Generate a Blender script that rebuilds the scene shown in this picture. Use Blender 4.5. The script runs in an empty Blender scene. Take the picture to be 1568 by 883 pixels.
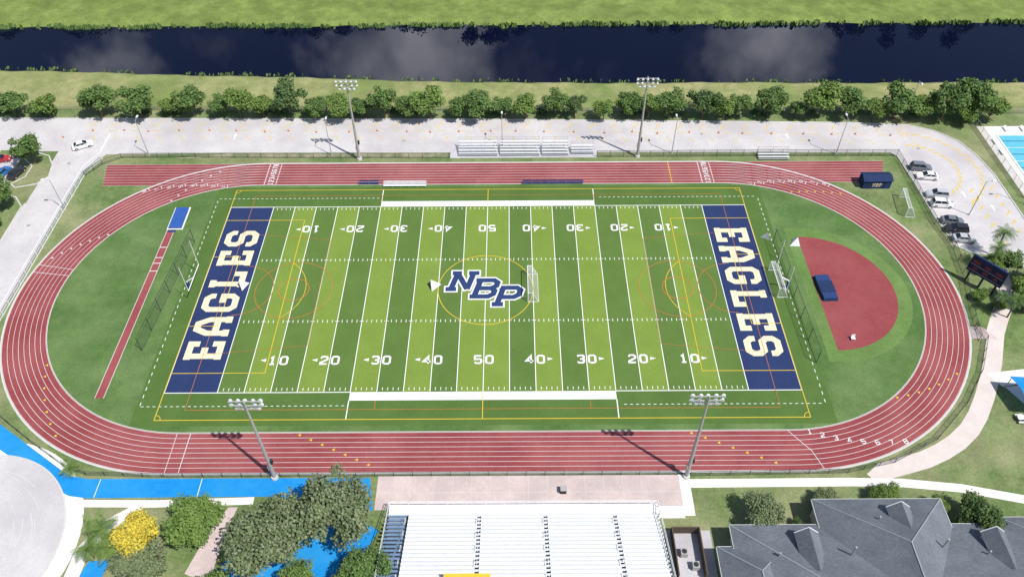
import bpy, math, random
import numpy as np
from mathutils import Vector, Matrix
random.seed(7); rng=np.random.default_rng(7)
SC=bpy.context.scene; COL=bpy.context.collection
YD=0.9144

# ------------------------------------------------------------ materials
def s2l(c):
    return tuple(((v/255)/12.92 if v/255<=0.04045 else (((v/255)+0.055)/1.055)**2.4) for v in c)
def mat(name,a,b=None,scale=1.0,scale2=None,rough=0.85,spec=0.2,metal=0.0,c=None,bump=0.0,stretch=None,island=0.0,big=0.35,fine=0.0):
    m=bpy.data.materials.new(name); m.use_nodes=True
    nt=m.node_tree; n=nt.nodes; L=nt.links; p=n["Principled BSDF"]
    p.inputs["Roughness"].default_value=rough; p.inputs["Metallic"].default_value=metal
    p.inputs["Specular IOR Level"].default_value=spec
    if b is None: b=tuple(v*0.86 for v in a)
    g=n.new("ShaderNodeNewGeometry"); vec=g.outputs["Position"]
    if stretch:
        mp=n.new("ShaderNodeMapping"); mp.inputs["Scale"].default_value=stretch; L.new(vec,mp.inputs[0]); vec=mp.outputs[0]
    no=n.new("ShaderNodeTexNoise"); no.inputs["Scale"].default_value=scale; no.inputs["Detail"].default_value=6; no.inputs["Roughness"].default_value=0.65
    L.new(vec,no.inputs["Vector"])
    r=n.new("ShaderNodeValToRGB"); r.color_ramp.elements[0].position=0.32; r.color_ramp.elements[1].position=0.68
    r.color_ramp.elements[0].color=(*a,1); r.color_ramp.elements[1].color=(*b,1)
    L.new(no.outputs[0],r.inputs[0]); out=r.outputs[0]
    if scale2:
        n2=n.new("ShaderNodeTexNoise"); n2.inputs["Scale"].default_value=scale2; n2.inputs["Detail"].default_value=7; n2.inputs["Roughness"].default_value=0.65
        L.new(g.outputs["Position"],n2.inputs["Vector"])
        r2=n.new("ShaderNodeValToRGB"); r2.color_ramp.elements[0].position=0.42; r2.color_ramp.elements[1].position=0.60
        L.new(n2.outputs[0],r2.inputs[0])
        mx=n.new("ShaderNodeMix"); mx.data_type='RGBA'
        mu=n.new("ShaderNodeMath"); mu.operation='MULTIPLY'; mu.inputs[1].default_value=big; L.new(r2.outputs[0],mu.inputs[0])
        L.new(mu.outputs[0],mx.inputs[0]); L.new(out,mx.inputs[6]); mx.inputs[7].default_value=(*(c or b),1); out=mx.outputs[2]
    if island:
        mx=n.new("ShaderNodeMix"); mx.data_type='RGBA'; mu=n.new("ShaderNodeMath"); mu.operation='MULTIPLY'; mu.inputs[1].default_value=island
        L.new(g.outputs["Random Per Island"],mu.inputs[0]); L.new(mu.outputs[0],mx.inputs[0]); L.new(out,mx.inputs[6]); mx.inputs[7].default_value=(*(c or b),1); out=mx.outputs[2]
    if fine:
        for sc_,am in ((2.6,fine),(0.23,fine*.9)):
            n3=n.new("ShaderNodeTexNoise"); n3.inputs["Scale"].default_value=sc_; n3.inputs["Detail"].default_value=4; L.new(g.outputs["Position"],n3.inputs["Vector"])
            mr=n.new("ShaderNodeMapRange"); mr.inputs[1].default_value=.3; mr.inputs[2].default_value=.7; mr.inputs[3].default_value=1-am; mr.inputs[4].default_value=1+am; L.new(n3.outputs[0],mr.inputs[0])
            vm=n.new("ShaderNodeVectorMath"); vm.operation='SCALE'; L.new(out,vm.inputs[0]); L.new(mr.outputs[0],vm.inputs[3]); out=vm.outputs[0]
    L.new(out,p.inputs["Base Color"])
    if bump:
        bp=n.new("ShaderNodeBump"); bp.inputs["Strength"].default_value=bump; bp.inputs["Distance"].default_value=0.1
        L.new(no.outputs[0],bp.inputs["Height"]); L.new(bp.outputs[0],p.inputs["Normal"])
    return m
def K(*c,k=0.82,d=0.10):
    l=(c[0]*.35+c[1]*.5+c[2]*.15); c=tuple(v*(1-d)+l*d for v in c)
    return tuple(v*k for v in s2l(c))
M={}
M['ground']=mat('grass_outer',K(94,122,62),K(122,144,84),0.9,0.05,c=K(156,156,114),big=0.8,fine=.18)
M['dry']=mat('grass_dry',K(146,150,90),K(174,171,120),0.5,0.05,c=K(122,142,74),big=0.85,fine=.16)
M['bank']=mat('bank_grass_green',K(118,142,62),K(140,160,80),0.6,0.10,c=K(104,122,58),big=.7,fine=.18)
M['infield']=mat('infield_grass',K(78,114,54),K(94,128,62),0.7,0.06,c=K(116,142,84),big=0.7,fine=.13)
M['infield2']=mat('infield_grass_light',K(94,130,60),K(108,142,70),0.7,0.07,c=K(120,148,84),big=0.5,fine=.12)
M['turf']=mat('turf_dark',K(80,113,48),K(88,121,52),6,0.10,c=K(96,130,60),fine=.07)
M['turfd']=mat('turf_band_dark',K(90,122,52),K(97,128,56),6,0.10,c=K(104,135,62),fine=.06)
M['turfl']=mat('turf_band_light',K(120,149,54),K(128,156,59),6,0.10,c=K(134,161,68),fine=.06)
M['white']=mat('white_paint',(0.80,0.80,0.79),(0.74,0.74,0.73),2)
M['tline']=mat('track_line_white',(0.72,0.70,0.70),(0.58,0.56,0.56),2)
M['yellow']=mat('yellow_paint',(0.70,0.50,0.05),(0.60,0.43,0.05),2)
M['orange']=mat('orange_paint',(0.56,0.20,0.06),(0.48,0.16,0.05),2)
M['gold']=mat('gold_letter',(0.80,0.70,0.48),(0.74,0.64,0.43),3)
M['navy']=mat('navy_turf',K(38,56,104),K(46,64,114),3,0.2,fine=.08)
M['logo']=mat('logo_navy',K(42,66,116),K(50,74,126),3)
M['track']=mat('track_red',K(150,64,68),K(160,74,76),1.2,0.07,c=K(176,96,96),big=0.6,stretch=(0.3,1,1),fine=.07)
M['dz']=mat('dzone_red',K(150,66,70),K(160,74,76),1.2,0.1,c=K(170,90,90),big=.5,fine=.06)
M['road']=mat('road_asphalt_bleached',K(210,206,207),K(220,216,216),1.3,0.06,c=K(194,189,192),big=0.8,fine=.04)
M['lot']=mat('parking_asphalt',K(196,194,199),K(207,205,209),1.2,0.08,c=K(182,180,187),big=0.7,fine=.04)
M['conc']=mat('concrete_pale',K(246,242,238,k=.88),K(238,233,228,k=.88),1.1,0.15,c=K(226,220,214))
M['pink']=mat('paver_pink',K(226,206,200),K(212,192,188),1.5,0.2,c=K(196,178,176),big=0.7,fine=.05)
M['pathc']=mat('path_concrete',K(234,222,215),K(224,210,204),1.5,0.2,c=K(212,198,192),big=0.5)
M['bluep']=mat('blue_path',K(20,142,222,d=0),K(34,150,228,d=0),0.8,0.1,c=K(54,158,222,d=0),big=.6,fine=.04)
M['kerb']=mat('kerb_concrete',(0.60,0.59,0.57))
M['sand']=mat('sandy_soil',K(196,186,160),K(176,168,134),0.8,0.25,c=K(130,142,88),big=.9)
M['alu']=mat('aluminium_pale',(0.66,0.68,0.70),(0.58,0.60,0.63),2,rough=0.5,spec=0.4,metal=0.15)
M['aluw']=mat('aluminium_bench_white',(0.80,0.81,0.82),(0.72,0.73,0.75),2,rough=0.5,spec=0.3)
M['alud']=mat('aluminium_dark_grey',(0.34,0.36,0.38),(0.28,0.30,0.32),2,rough=0.6)  # plain darker grey: footboards, risers, roof ridges, cracks, manholes
M['blued']=mat('bluegrey_tread',K(120,150,185),K(100,130,170),2)
M['pole']=mat('pole_galvanised',(0.42,0.41,0.40),(0.34,0.33,0.32),3,rough=0.6)
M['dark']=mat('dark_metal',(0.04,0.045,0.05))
M['fix']=mat('lamp_reflector',(0.78,0.80,0.84),(0.66,0.68,0.72),3,rough=0.35,spec=0.5)
M['bark']=mat('bark',(0.13,0.10,0.075),(0.09,0.07,0.05),4)
M['bluem']=mat('mat_navy',K(40,66,120),K(48,76,130),1.5)
M['bluec']=mat('cover_blue',K(44,92,176),K(56,104,188),1.5)
M['shedroof']=mat('shed_navy',K(34,52,94),K(42,62,106),1.5)
M['roof']=mat('roof_shingle',K(108,116,126),K(130,136,144),3.5,0.3,c=K(96,104,114),stretch=(0.4,2.2,2.2),fine=.12)
M['dorm']=mat('dormer_siding',K(176,186,196),K(160,170,182),2)
M['wall']=mat('stucco',K(222,214,196),K(210,202,184),1)
M['glass']=mat('window_glass',(0.02,0.025,0.03),(0.015,0.02,0.025),1,rough=0.08,spec=0.8)
M['tire']=mat('rubber',(0.02,0.02,0.02))
M['wood']=mat('wood_fence',(0.16,0.12,0.09),(0.10,0.08,0.06),3)
M['cone']=mat('cone_orange',(0.60,0.16,0.06))
M['pool']=mat('pool_water',K(90,196,226),K(110,210,236),0.8,rough=0.08,spec=0.5)
M['score']=mat('scoreboard_face',(0.025,0.03,0.06),(0.035,0.04,0.08),1,rough=0.9,spec=0.05)
M['redl']=mat('scoreboard_red',(0.22,0.05,0.05))
for nm,c in dict(car_white=(0.78,0.78,0.78),car_silver=(0.45,0.47,0.50),car_black=(0.03,0.03,0.035),car_blue=(0.03,0.16,0.42),car_red=(0.4,0.03,0.04),car_grey=(0.16,0.18,0.21)).items():
    M[nm]=mat(nm,c,c,1,rough=0.25,spec=0.6)
def leafmat(name,a,b,c):
    return mat(name,a,b,0.55,None,rough=0.75,spec=0.12,c=c,island=0.7)
M['leaf']=leafmat('leaf_green',(0.042,0.092,0.022),(0.105,0.185,0.046),(0.17,0.25,0.09))
M['leafb']=leafmat('leaf_bright',(0.07,0.135,0.026),(0.14,0.225,0.045),(0.20,0.28,0.09))
M['leafd']=leafmat('leaf_deep',(0.032,0.07,0.02),(0.08,0.145,0.04),(0.13,0.19,0.08))
M['leafg']=leafmat('leaf_greyish',(0.06,0.105,0.040),(0.12,0.175,0.065),(0.27,0.29,0.18))
M['leafy']=leafmat('leaf_yellow_flower',(0.66,0.48,0.03),(0.78,0.62,0.08),(0.20,0.24,0.07))
def meshfab(name,col,a):
    m=bpy.data.materials.new(name); m.use_nodes=True; nt=m.node_tree; n=nt.nodes
    p=n["Principled BSDF"]; p.inputs["Base Color"].default_value=(*col,1); p.inputs["Roughness"].default_value=0.7
    g=n.new("ShaderNodeNewGeometry"); no=n.new("ShaderNodeTexNoise"); no.inputs["Scale"].default_value=1.5; nt.links.new(g.outputs["Position"],no.inputs["Vector"])
    mr=n.new("ShaderNodeMapRange"); mr.inputs[3].default_value=a*0.6; mr.inputs[4].default_value=a*1.4; nt.links.new(no.outputs[0],mr.inputs[0])
    nt.links.new(mr.outputs[0],p.inputs["Alpha"]); return m
M['chain']=meshfab('chainlink_fabric',(0.10,0.11,0.10),0.30)
M['net']=meshfab('net_fabric',(0.12,0.16,0.12),0.16)
M['netw']=meshfab('white_net_fabric',(0.8,0.8,0.8),0.22)
m=bpy.data.materials.new('canal_water'); m.use_nodes=True; n=m.node_tree.nodes; p=n["Principled BSDF"]
g=n.new("ShaderNodeNewGeometry"); no=n.new("ShaderNodeTexNoise"); no.inputs["Scale"].default_value=0.05; no.inputs["Detail"].default_value=4
m.node_tree.links.new(g.outputs["Position"],no.inputs["Vector"]); r=n.new("ShaderNodeValToRGB")
r.color_ramp.elements[0].color=(0.0015,0.0025,0.013,1); r.color_ramp.elements[1].color=(0.003,0.005,0.020,1); m.node_tree.links.new(no.outputs[0],r.inputs[0]); m.node_tree.links.new(r.outputs[0],p.inputs["Base Color"])
n2=n.new("ShaderNodeTexNoise"); n2.inputs["Scale"].default_value=0.9; m.node_tree.links.new(g.outputs["Position"],n2.inputs["Vector"])
bp=n.new("ShaderNodeBump"); bp.inputs["Strength"].default_value=0.03; bp.inputs["Distance"].default_value=0.05; m.node_tree.links.new(n2.outputs[0],bp.inputs["Height"]); m.node_tree.links.new(bp.outputs[0],p.inputs["Normal"])
p.inputs["Roughness"].default_value=0.03; p.inputs["IOR"].default_value=1.33; p.inputs["Specular IOR Level"].default_value=0.42; M['water']=m

# ------------------------------------------------------------ mesh builder
class MB:
    def __init__(s): s.v=[];s.f=[];s.m=[];s.mats=[]
    def mi(s,k):
        if k not in s.mats: s.mats.append(k)
        return s.mats.index(k)
    def face(s,pts,k):
        b=len(s.v); s.v+= [tuple(p) for p in pts]; s.f.append(tuple(range(b,b+len(pts)))); s.m.append(s.mi(k))
    def poly(s,pts,z,k):
        a=sum(pts[i][0]*pts[(i+1)%len(pts)][1]-pts[(i+1)%len(pts)][0]*pts[i][1] for i in range(len(pts)))
        if a<0: pts=pts[::-1]
        s.face([(x,y,z) for x,y in pts],k)
    def rect(s,x0,x1,y0,y1,z,k): s.poly([(x0,y0),(x1,y0),(x1,y1),(x0,y1)],z,k)
    def box(s,c,d,k,rot=0.0,taper=1.0):
        cx,cy,cz=c; hx,hy,hz=d[0]/2,d[1]/2,d[2]/2; co,si=math.cos(rot),math.sin(rot); b=len(s.v)
        for z,t in ((-hz,1),(hz,taper)):
            for x,y in ((-hx,-hy),(hx,-hy),(hx,hy),(-hx,hy)):
                x*=t;y*=t; s.v.append((cx+x*co-y*si,cy+x*si+y*co,cz+z))
        for q in ((0,3,2,1),(4,5,6,7),(0,1,5,4),(1,2,6,5),(2,3,7,6),(3,0,4,7)):
            s.f.append(tuple(b+i for i in q)); s.m.append(s.mi(k))
    def cyl(s,a,b,r0,r1,k,n=7,cap=True):
        a=Vector(a);b=Vector(b);d=(b-a)
        if d.length<1e-6: return
        d.normalize(); u=d.orthogonal().normalized(); w=d.cross(u); o=len(s.v)
        for P,r in ((a,r0),(b,r1)):
            for i in range(n):
                t=2*math.pi*i/n; s.v.append(tuple(P+u*(math.cos(t)*r)+w*(math.sin(t)*r)))
        for i in range(n):
            j=(i+1)%n; s.f.append((o+i,o+j,o+n+j,o+n+i)); s.m.append(s.mi(k))
        if cap:
            s.f.append(tuple(o+n+i for i in range(n))); s.m.append(s.mi(k))
            s.f.append(tuple(o+i for i in reversed(range(n)))); s.m.append(s.mi(k))
    def line(s,pts,w,z,k,closed=False):
        n=len(pts); L=[];R=[]
        for i in range(n):
            p=np.array(pts[i],float)
            if closed or 0<i<n-1:
                a=np.array(pts[(i-1)%n],float);c=np.array(pts[(i+1)%n],float)
                d1=p-a;d1/=np.linalg.norm(d1)+1e-9;d2=c-p;d2/=np.linalg.norm(d2)+1e-9
                n1=np.array([-d1[1],d1[0]]);n2=np.array([-d2[1],d2[0]]);mm=n1+n2;l=np.linalg.norm(mm)
                if l<1e-3: mm=n1
                else:
                    mm/=l; mm=mm/max(0.45,mm@n1)
            else:
                d=(np.array(pts[1],float)-p) if i==0 else (p-np.array(pts[i-1],float)); d/=np.linalg.norm(d)+1e-9; mm=np.array([-d[1],d[0]])
            L.append(p+mm*w/2);R.append(p-mm*w/2)
        for i in range(n if closed else n-1):
            j=(i+1)%n; s.face([(R[i][0],R[i][1],z),(R[j][0],R[j][1],z),(L[j][0],L[j][1],z),(L[i][0],L[i][1],z)],k)
    def obj(s,name,parent=None,loc=None,smooth=False):
        me=bpy.data.meshes.new(name); me.from_pydata(s.v,[],s.f)
        for k in s.mats: me.materials.append(M[k])
        me.polygons.foreach_set("material_index",s.m)
        if smooth: me.polygons.foreach_set("use_smooth",[True]*len(s.f))
        me.update(); o=bpy.data.objects.new(name,me); COL.objects.link(o)
        if parent: o.parent=parent
        if loc: o.location=loc
        return o
def empty(name,loc=(0,0,0)):
    o=bpy.data.objects.new(name,None); o.location=loc; o.empty_display_size=0.5; COL.objects.link(o); return o
def inst(src,name,loc,rz=0,sc=(1,1,1)):
    o=bpy.data.objects.new(name,src if isinstance(src,bpy.types.Mesh) else src.data); COL.objects.link(o)
    o.location=loc;o.rotation_euler=(0,0,rz);o.scale=sc if not isinstance(sc,(int,float)) else (sc,)*3; return o
def arc(cx,cy,r,a0,a1,n=48): return [(cx+r*math.cos(math.radians(a0+(a1-a0)*i/n)),cy+r*math.sin(math.radians(a0+(a1-a0)*i/n))) for i in range(n+1)]

# ------------------------------------------------------------ ground sheet with canal trough
xs=[-1500,-700,-400,-250]+[ -200+2.0*i for i in range(201)]+[250,400,700,1500]
def hn(x,s): return math.sin(x*0.37+s)*0.5+math.sin(x*0.93+s*2.1)*0.35+math.sin(x*0.11+s)*0.5
def near(x):
    t=[(-400,96),(-128,81.5),(-60,77.8),(0,74.4),(136,73.2),(400,73)]
    return float(np.interp(x,[a for a,b in t],[b for a,b in t]))+0.35*hn(x,1)
def far(x): return 103.0+0.45*hn(x,4)
g=MB(); cols=[]
for x in xs:
    n_,f_=near(x),far(x)
    cols.append([(x,-1500,0),(x,-300,0),(x,61,0),(x,n_-2.2,0),(x,n_+0.5,-1.3),(x,n_+4,-3),(x,f_-4,-3),(x,f_-0.4,-1.3),(x,f_+2.2,0.25),(x,f_+6,0.4),(x,300,0.4),(x,1500,0.4)])
nr=len(cols[0])
for c in cols: g.v+=c
mk=['ground','ground','dry','dry','dry','ground','ground','bank','bank','bank','ground']
for i in range(len(xs)-1):
    for j in range(nr-1):
        g.f.append((i*nr+j,(i+1)*nr+j,(i+1)*nr+j+1,i*nr+j+1)); g.m.append(g.mi(mk[j]))
g.obj('ground')
w=MB(); w.rect(-1500,1500,60,115,-0.75,'water'); w.obj('canal_water')
def tufts(name,fn,n,k,size,x0=-175,x1=175):
    b=MB()
    for i in range(n):
        x=random.uniform(x0,x1)
        if math.sin(x*0.13+len(name))+math.sin(x*0.31)<-0.2 and random.random()<0.85: continue
        y=fn(x)+random.gauss(0,0.35); h=random.uniform(0.2,1.0)*size; a=random.uniform(0,3.14); w_=h*0.7
        z=-0.8
        b.face([(x-math.cos(a)*w_,y-math.sin(a)*w_,z),(x+math.cos(a)*w_,y+math.sin(a)*w_,z),(x+math.cos(a)*w_*.6+random.uniform(-.3,.3),y+math.sin(a)*w_*.6+.3,z+h+.3),(x-math.cos(a)*w_*.6,y-math.sin(a)*w_*.6+.2,z+h+.3)],k)
    b.obj(name)
tufts('bank_reeds',lambda x:near(x)-0.3,700,'leaf',0.5); tufts('bank_weeds',lambda x:far(x)-0.2,2200,'leaf',0.9)

# ------------------------------------------------------------ football field
F=empty('football_field')
YC=-0.35; XL=-50.0; XR=50.6; RI=32.2; RO=39.75
def stad(r,n=56): return arc(XR,YC,r,-90,90,n)+arc(XL,YC,r,90,270,n)
b=MB(); b.poly(stad(RI+0.05),0.010,'infield'); b.obj('infield_grass',F)
b=MB(); b.rect(-58.8,59.2,-31.2,31.0,0.020,'turf'); b.obj('turf_surround',F)
b=MB()
for i in range(10):
    k='turfd' if i%2==0 else 'turfl'
    for sgn in (-1,1):
        a=sgn*(50-5*i)*YD; c=sgn*(45-5*i)*YD
        b.rect(min(a,c),max(a,c),-24.38,24.38,0.030,k)
b.rect(-54.86,-45.72,-24.38,24.38,0.030,'navy'); b.rect(45.72,54.86,-24.38,24.38,0.030,'navy'); b.obj('turf_bands',F)
b=MB(); Z=0.040
for i in range(-10,11):
    x=i*5*YD; b.rect(x-0.07,x+0.07,-24.3,24.3,Z,'white')
for x in (-54.86,54.86): b.rect(x-0.08,x+0.08,-24.3,24.3,Z,'white')
for sg in (-1,1):
    y0,y1=sorted((24.38*sg,(24.38+1.75)*sg)); b.rect(-25*YD,25*YD,y0,y1,Z+.002,'white')
    for s2 in (-1,1):
        a,c=sorted((25*YD*s2,54.9*s2)); b.rect(a,c,24.38*sg-0.08,24.38*sg+0.08,Z+.002,'white')
        b.rect(25*YD*s2-0.09,25*YD*s2+0.09,min(26.1*sg,30*sg),max(26.1*sg,30*sg),Z+.002,'white')
    x=-58
    while x<58:
        if abs(x)>23.5: b.rect(x,x+0.5,27.2*sg-0.055,27.2*sg+0.055,Z,'white')
        x+=1.0
    y=-27
    while y<27: b.rect(58.2*sg-0.06,58.2*sg+0.06,y,y+0.7,Z,'white'); y+=1.6
for i in range(-49,50):
    if i%5==0:
        for sg in (-1,1): b.rect(i*YD-0.4,i*YD+0.4,8.13*sg-0.06,8.13*sg+0.06,Z+.010,'white')
        continue
    for yy in (8.13,-8.13): b.rect(i*YD-0.06,i*YD+0.06,yy-0.32,yy+0.32,Z,'white')
    for yy in (23.7,-23.7): b.rect(i*YD-0.055,i*YD+0.055,yy-0.3,yy+0.3,Z,'white')
b.obj('white_yard_lines',F)
GL={
'0':[[(.2,0),(.8,0),(1,.2),(1,1.2),(.8,1.4),(.2,1.4),(0,1.2),(0,.2),(.2,0)]],
'1':[[(.2,1.1),(.5,1.4),(.5,0)],[(.15,0),(.85,0)]],
'2':[[(0,1.1),(.2,1.4),(.8,1.4),(1,1.2),(1,.85),(0,.25),(0,0),(1,0)]],
'3':[[(0,1.2),(.2,1.4),(.8,1.4),(1,1.2),(1,.9),(.8,.7),(.4,.7)],[(.8,.7),(1,.5),(1,.2),(.8,0),(.2,0),(0,.2)]],
'4':[[(.75,0),(.75,1.4),(0,.4),(1.1,.4)]],
'5':[[(1,1.4),(0,1.4),(0,.75),(.8,.8),(1,.6),(1,.2),(.8,0),(.2,0),(0,.2)]],
'6':[[(1,1.25),(.8,1.4),(.2,1.4),(0,1.2),(0,.2),(.2,0),(.8,0),(1,.2),(1,.55),(.8,.75),(0,.7)]],
'7':[[(0,1.4),(1,1.4),(.4,0)]],
'8':[[(.2,0),(.8,0),(1,.2),(1,.5),(.8,.7),(1,.9),(1,1.2),(.8,1.4),(.2,1.4),(0,1.2),(0,.9),(.2,.7),(0,.5),(0,.2),(.2,0)],[(.2,.7),(.8,.7)]],
'E':[[(1,1.0),(1,1.4),(-.05,1.4)],[(.18,1.4),(.18,0)],[(-.05,0),(1,0),(1,.4)],[(.18,.7),(.75,.7)]],
'A':[[(.02,0),(.02,.9),(.3,1.4),(.7,1.4),(.98,.9),(.98,0)],[(.1,.5),(.9,.5)],[(-.2,0),(.26,0)],[(.74,0),(1.2,0)]],
'G':[[(1,1.0),(1,1.2),(.8,1.4),(.2,1.4),(0,1.2),(0,.2),(.2,0),(.8,0),(1,.2),(1,.62),(.5,.62)]],
'L':[[(.2,1.4),(.2,0),(1,0),(1,.45)],[(-.05,1.4),(.5,1.4)],[(-.05,0),(.2,0)]],
'S':[[(1,1.0),(1,1.2),(.8,1.4),(.2,1.4),(0,1.2),(0,.9),(.2,.7),(.8,.7),(1,.5),(1,.2),(.8,0),(.2,0),(0,.2),(0,.4)]],
'N':[[(.12,0),(.12,1.4)],[(.12,1.4),(.88,0)],[(.88,0),(.88,1.4)],[(-.12,0),(.36,0)],[(-.12,1.4),(.3,1.4)],[(.66,1.4),(1.14,1.4)]],
'B':[[(-.05,0),(.8,0),(1,.2),(1,.5),(.8,.7),(1,.9),(1,1.2),(.8,1.4),(-.05,1.4)],[(.15,0),(.15,1.4)],[(.15,.7),(.8,.7)]],
'P':[[(.15,0),(.15,1.4)],[(-.05,1.4),(.8,1.4),(1,1.2),(1,.8),(.8,.6),(.15,.6)],[(-.08,0),(.42,0)]],
}
def glyph(b,ch,org,ux,uy,w,h,st,z,k,slant=0.0,ext=0.0):
    for i,pl in enumerate(GL[ch]):
        pts=[(org[0]+ux[0]*(x*w+slant*y/1.4*h)+uy[0]*y/1.4*h, org[1]+ux[1]*(x*w+slant*y/1.4*h)+uy[1]*y/1.4*h) for x,y in pl]
        if ext:
            p=[np.array(q) for q in pts]; d=p[0]-p[1]; d=d/np.linalg.norm(d); p[0]=p[0]+d*ext; d=p[-1]-p[-2]; d=d/np.linalg.norm(d); p[-1]=p[-1]+d*ext; pts=[tuple(q) for q in p]
        b.line(pts,st,z+0.003*i,k)
b=MB()
Wl=3.45; stp=5.95
for i,ch in enumerate('EAGLES'):
    glyph(b,ch,(-47.6,-16.9+i*stp),(0,1),(-1,0),Wl,5.5,1.22,0.042,'gold')
    glyph(b,ch,(47.6,16.9-i*stp),(0,-1),(1,0),Wl,5.5,1.22,0.042,'gold')
b.obj('endzone_lettering',F)
b=MB()
for i in range(1,10):
    num=str(50-abs(50-i*10)); x=(i*10-50)*YD
    for sg in (-1,1):
        ux=(1,0) if sg<0 else (-1,0); uy=(0,1) if sg<0 else (0,-1)
        y0=-18.2 if sg<0 else 18.2
        for j,d in enumerate(num):
            off=-1.60 if j==0 else 0.42
            glyph(b,d,(x+ux[0]*off,y0),ux,uy,1.15,1.65,0.36,0.052,'white')
        if num!='50':
            dr=-1 if i<5 else 1; c=y0+uy[1]*0.9
            b.poly([(x+dr*2.2,c-0.35),(x+dr*2.2,c+0.35),(x+dr*3.2,c)],0.052,'white')
b.obj('yard_numbers',F)
b=MB(); Z=0.060
b.line([(-54.9,-30),(54.9,-30),(54.9,30),(-54.9,30)],0.14,Z,'yellow',True)
b.line([(0,-30),(0,-24.5)],0.14,Z+.006,'yellow'); b.line([(0,24.5),(0,30)],0.14,Z+.006,'yellow')
b.line(arc(0,0,9.15,0,360,72)[:-1],0.14,Z,'yellow',True)
for s in (-1,1):
    b.line([(s*54.9,-20.15),(s*38.4,-20.15),(s*38.4,20.15),(s*54.9,20.15)],0.13,Z+.006,'yellow')
    b.line([(s*54.9,-9.2),(s*49.4,-9.2),(s*49.4,9.2),(s*54.9,9.2)],0.11,Z+.006,'yellow')
    a=arc(s*43.9,0,9.15,-53,53,16) if s<0 else arc(s*43.9,0,9.15,127,233,16)
    b.line(a,0.12,Z+.009,'yellow')
    for t in (-1,1): b.line(arc(s*54.9,t*30,1.0,(0 if s<0 else 180)-(0 if (s<0)==(t<0) else 90),(0 if s<0 else 180)+(90 if (s<0)==(t<0) else 0),8),0.11,Z+.009,'yellow')
b.obj('yellow_soccer_lines',F)
b=MB(); Z=0.075
for s in (-1,1):
    b.line(arc(s*37,0,7.4,0,360,60)[:-1],0.10,Z,'orange',True); b.line(arc(s*37,0,2.9,0,360,36)[:-1],0.13,Z,'orange',True)
    b.line([(s*50.3,28),(s*50.3,-28)],0.08,Z+.004,'orange'); b.line([(s*32,14),(s*32,-14)],0.06,Z+.004,'orange')
    b.line([(s*22.9,28),(s*22.9,26.2)],0.09,Z+.004,'orange'); b.line([(s*18.3,-28),(s*18.3,-26.2)],0.09,Z+.004,'orange')
    b.line(arc(s*47.5,0,6.5,90 if s>0 else -90,270 if s>0 else 90,30),0.09,Z+.007,'orange')
    for t in (-1,1): b.line([(s*50.3,t*16),(s*32,t*14)],0.06,Z+.004,'orange')
for t in (-1,1): b.line([(-50.3,28*t),(50.3,28*t)],0.08,Z+.008,'orange')
b.obj('orange_lacrosse_lines',F)
b=MB()
for (ch,x,y,zz) in (('N',-7.2,-0.1,0),('P',1.6,-4.1,0.0),('B',-2.8,-2.1,0.035)):
    glyph(b,ch,(x,y),(1,0),(0,1),4.1,4.3,1.75,0.085+zz,'white',0.28,0.35)
    glyph(b,ch,(x,y),(1,0),(0,1),4.1,4.3,1.12,0.102+zz,'logo',0.28,0.05)
b.obj('centre_logo',F)

# ------------------------------------------------------------ running track
T=empty('running_track'); b=MB()
o_=stad(RO);i_=stad(RI); n=len(o_)
for i in range(n):
    j=(i+1)%n; b.face([(o_[i][0],o_[i][1],.024),(o_[j][0],o_[j][1],.024),(i_[j][0],i_[j][1],.024),(i_[i][0],i_[i][1],.024)],'track')
b.poly([(-86.4,39.4),(-50,39.4),(-50,31.9),(-84.9,31.9)],0.016,'track'); b.poly([(50.6,39.4),(89.3,39.3),(86.8,32.0),(50.6,31.9)],0.016,'track'); b.obj('track_surface',T)
b=MB(); lane=(RO-RI)/8
for i in range(9):
    r=RI+0.08+(RO-RI-0.16)*i/8
    b.line(stad(r),0.07,0.036,'tline',True)
    y=YC+r
    b.line([(-85.2-(i*0.2),y),(-50,y)],0.06,0.036+.004,'tline'); b.line([(50.6,y),(86.9+i*.28,y)],0.06,0.036+.004,'tline')
def onc(side,ang,r):
    cx=XR if side>0 else XL; a=math.radians(ang); return (cx+r*math.cos(a),YC+r*math.sin(a))
def radial(side,ang,w=0.14,r0=RI,r1=RO,k='tline',z=0.048): b.line([onc(side,ang,r0),onc(side,ang,r1)],w,z,k)
def digits_col(x,ylist,size=0.62):
    for i,y in enumerate(ylist):
        glyph(b,str(i+1),(x,y-size*0.5),(0,1),(-1,0),size*0.8,size*1.6,0.2,0.052,'tline')
for x0 in (-47.6,49.0):
    digits_col(x0,[YC+RI+lane*(i+0.5) for i in range(8)])
    b.rect(x0-1.9,x0-1.75,YC+RI,YC+RO,0.048,'tline'); b.rect(x0+0.7,x0+0.82,YC+RI,YC+RO,0.048,'tline')
b.rect(40.4,40.55,YC+RI,YC+RO,0.048,'yellow')
for side,base,step in ((-1,103,3.6),(1,76,-3.4)):
    for i in range(8):
        a=base+step*i; rr=RI+lane*i
        b.line([onc(side,a,rr),onc(side,a,rr+lane)],0.14,0.05,'tline')
        glyph(b,str(i+1),onc(side,a+1.0,rr+0.25),(math.cos(math.radians(a)),math.sin(math.radians(a))),(-math.sin(math.radians(a)),math.cos(math.radians(a))),0.42,0.75,0.13,0.052,'tline')
for i in range(8):
    rr=RI+lane*(i+0.5); a=-84+i*3.2; c_=math.radians(a+90)
    q=onc(1,a,rr); glyph(b,str(i+1),(q[0]-.3,q[1]-.4),(math.cos(c_*.6),math.sin(c_*.6)),(-math.sin(c_*.6),math.cos(c_*.6)),0.6,0.8,0.17,0.052,'tline')
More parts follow.
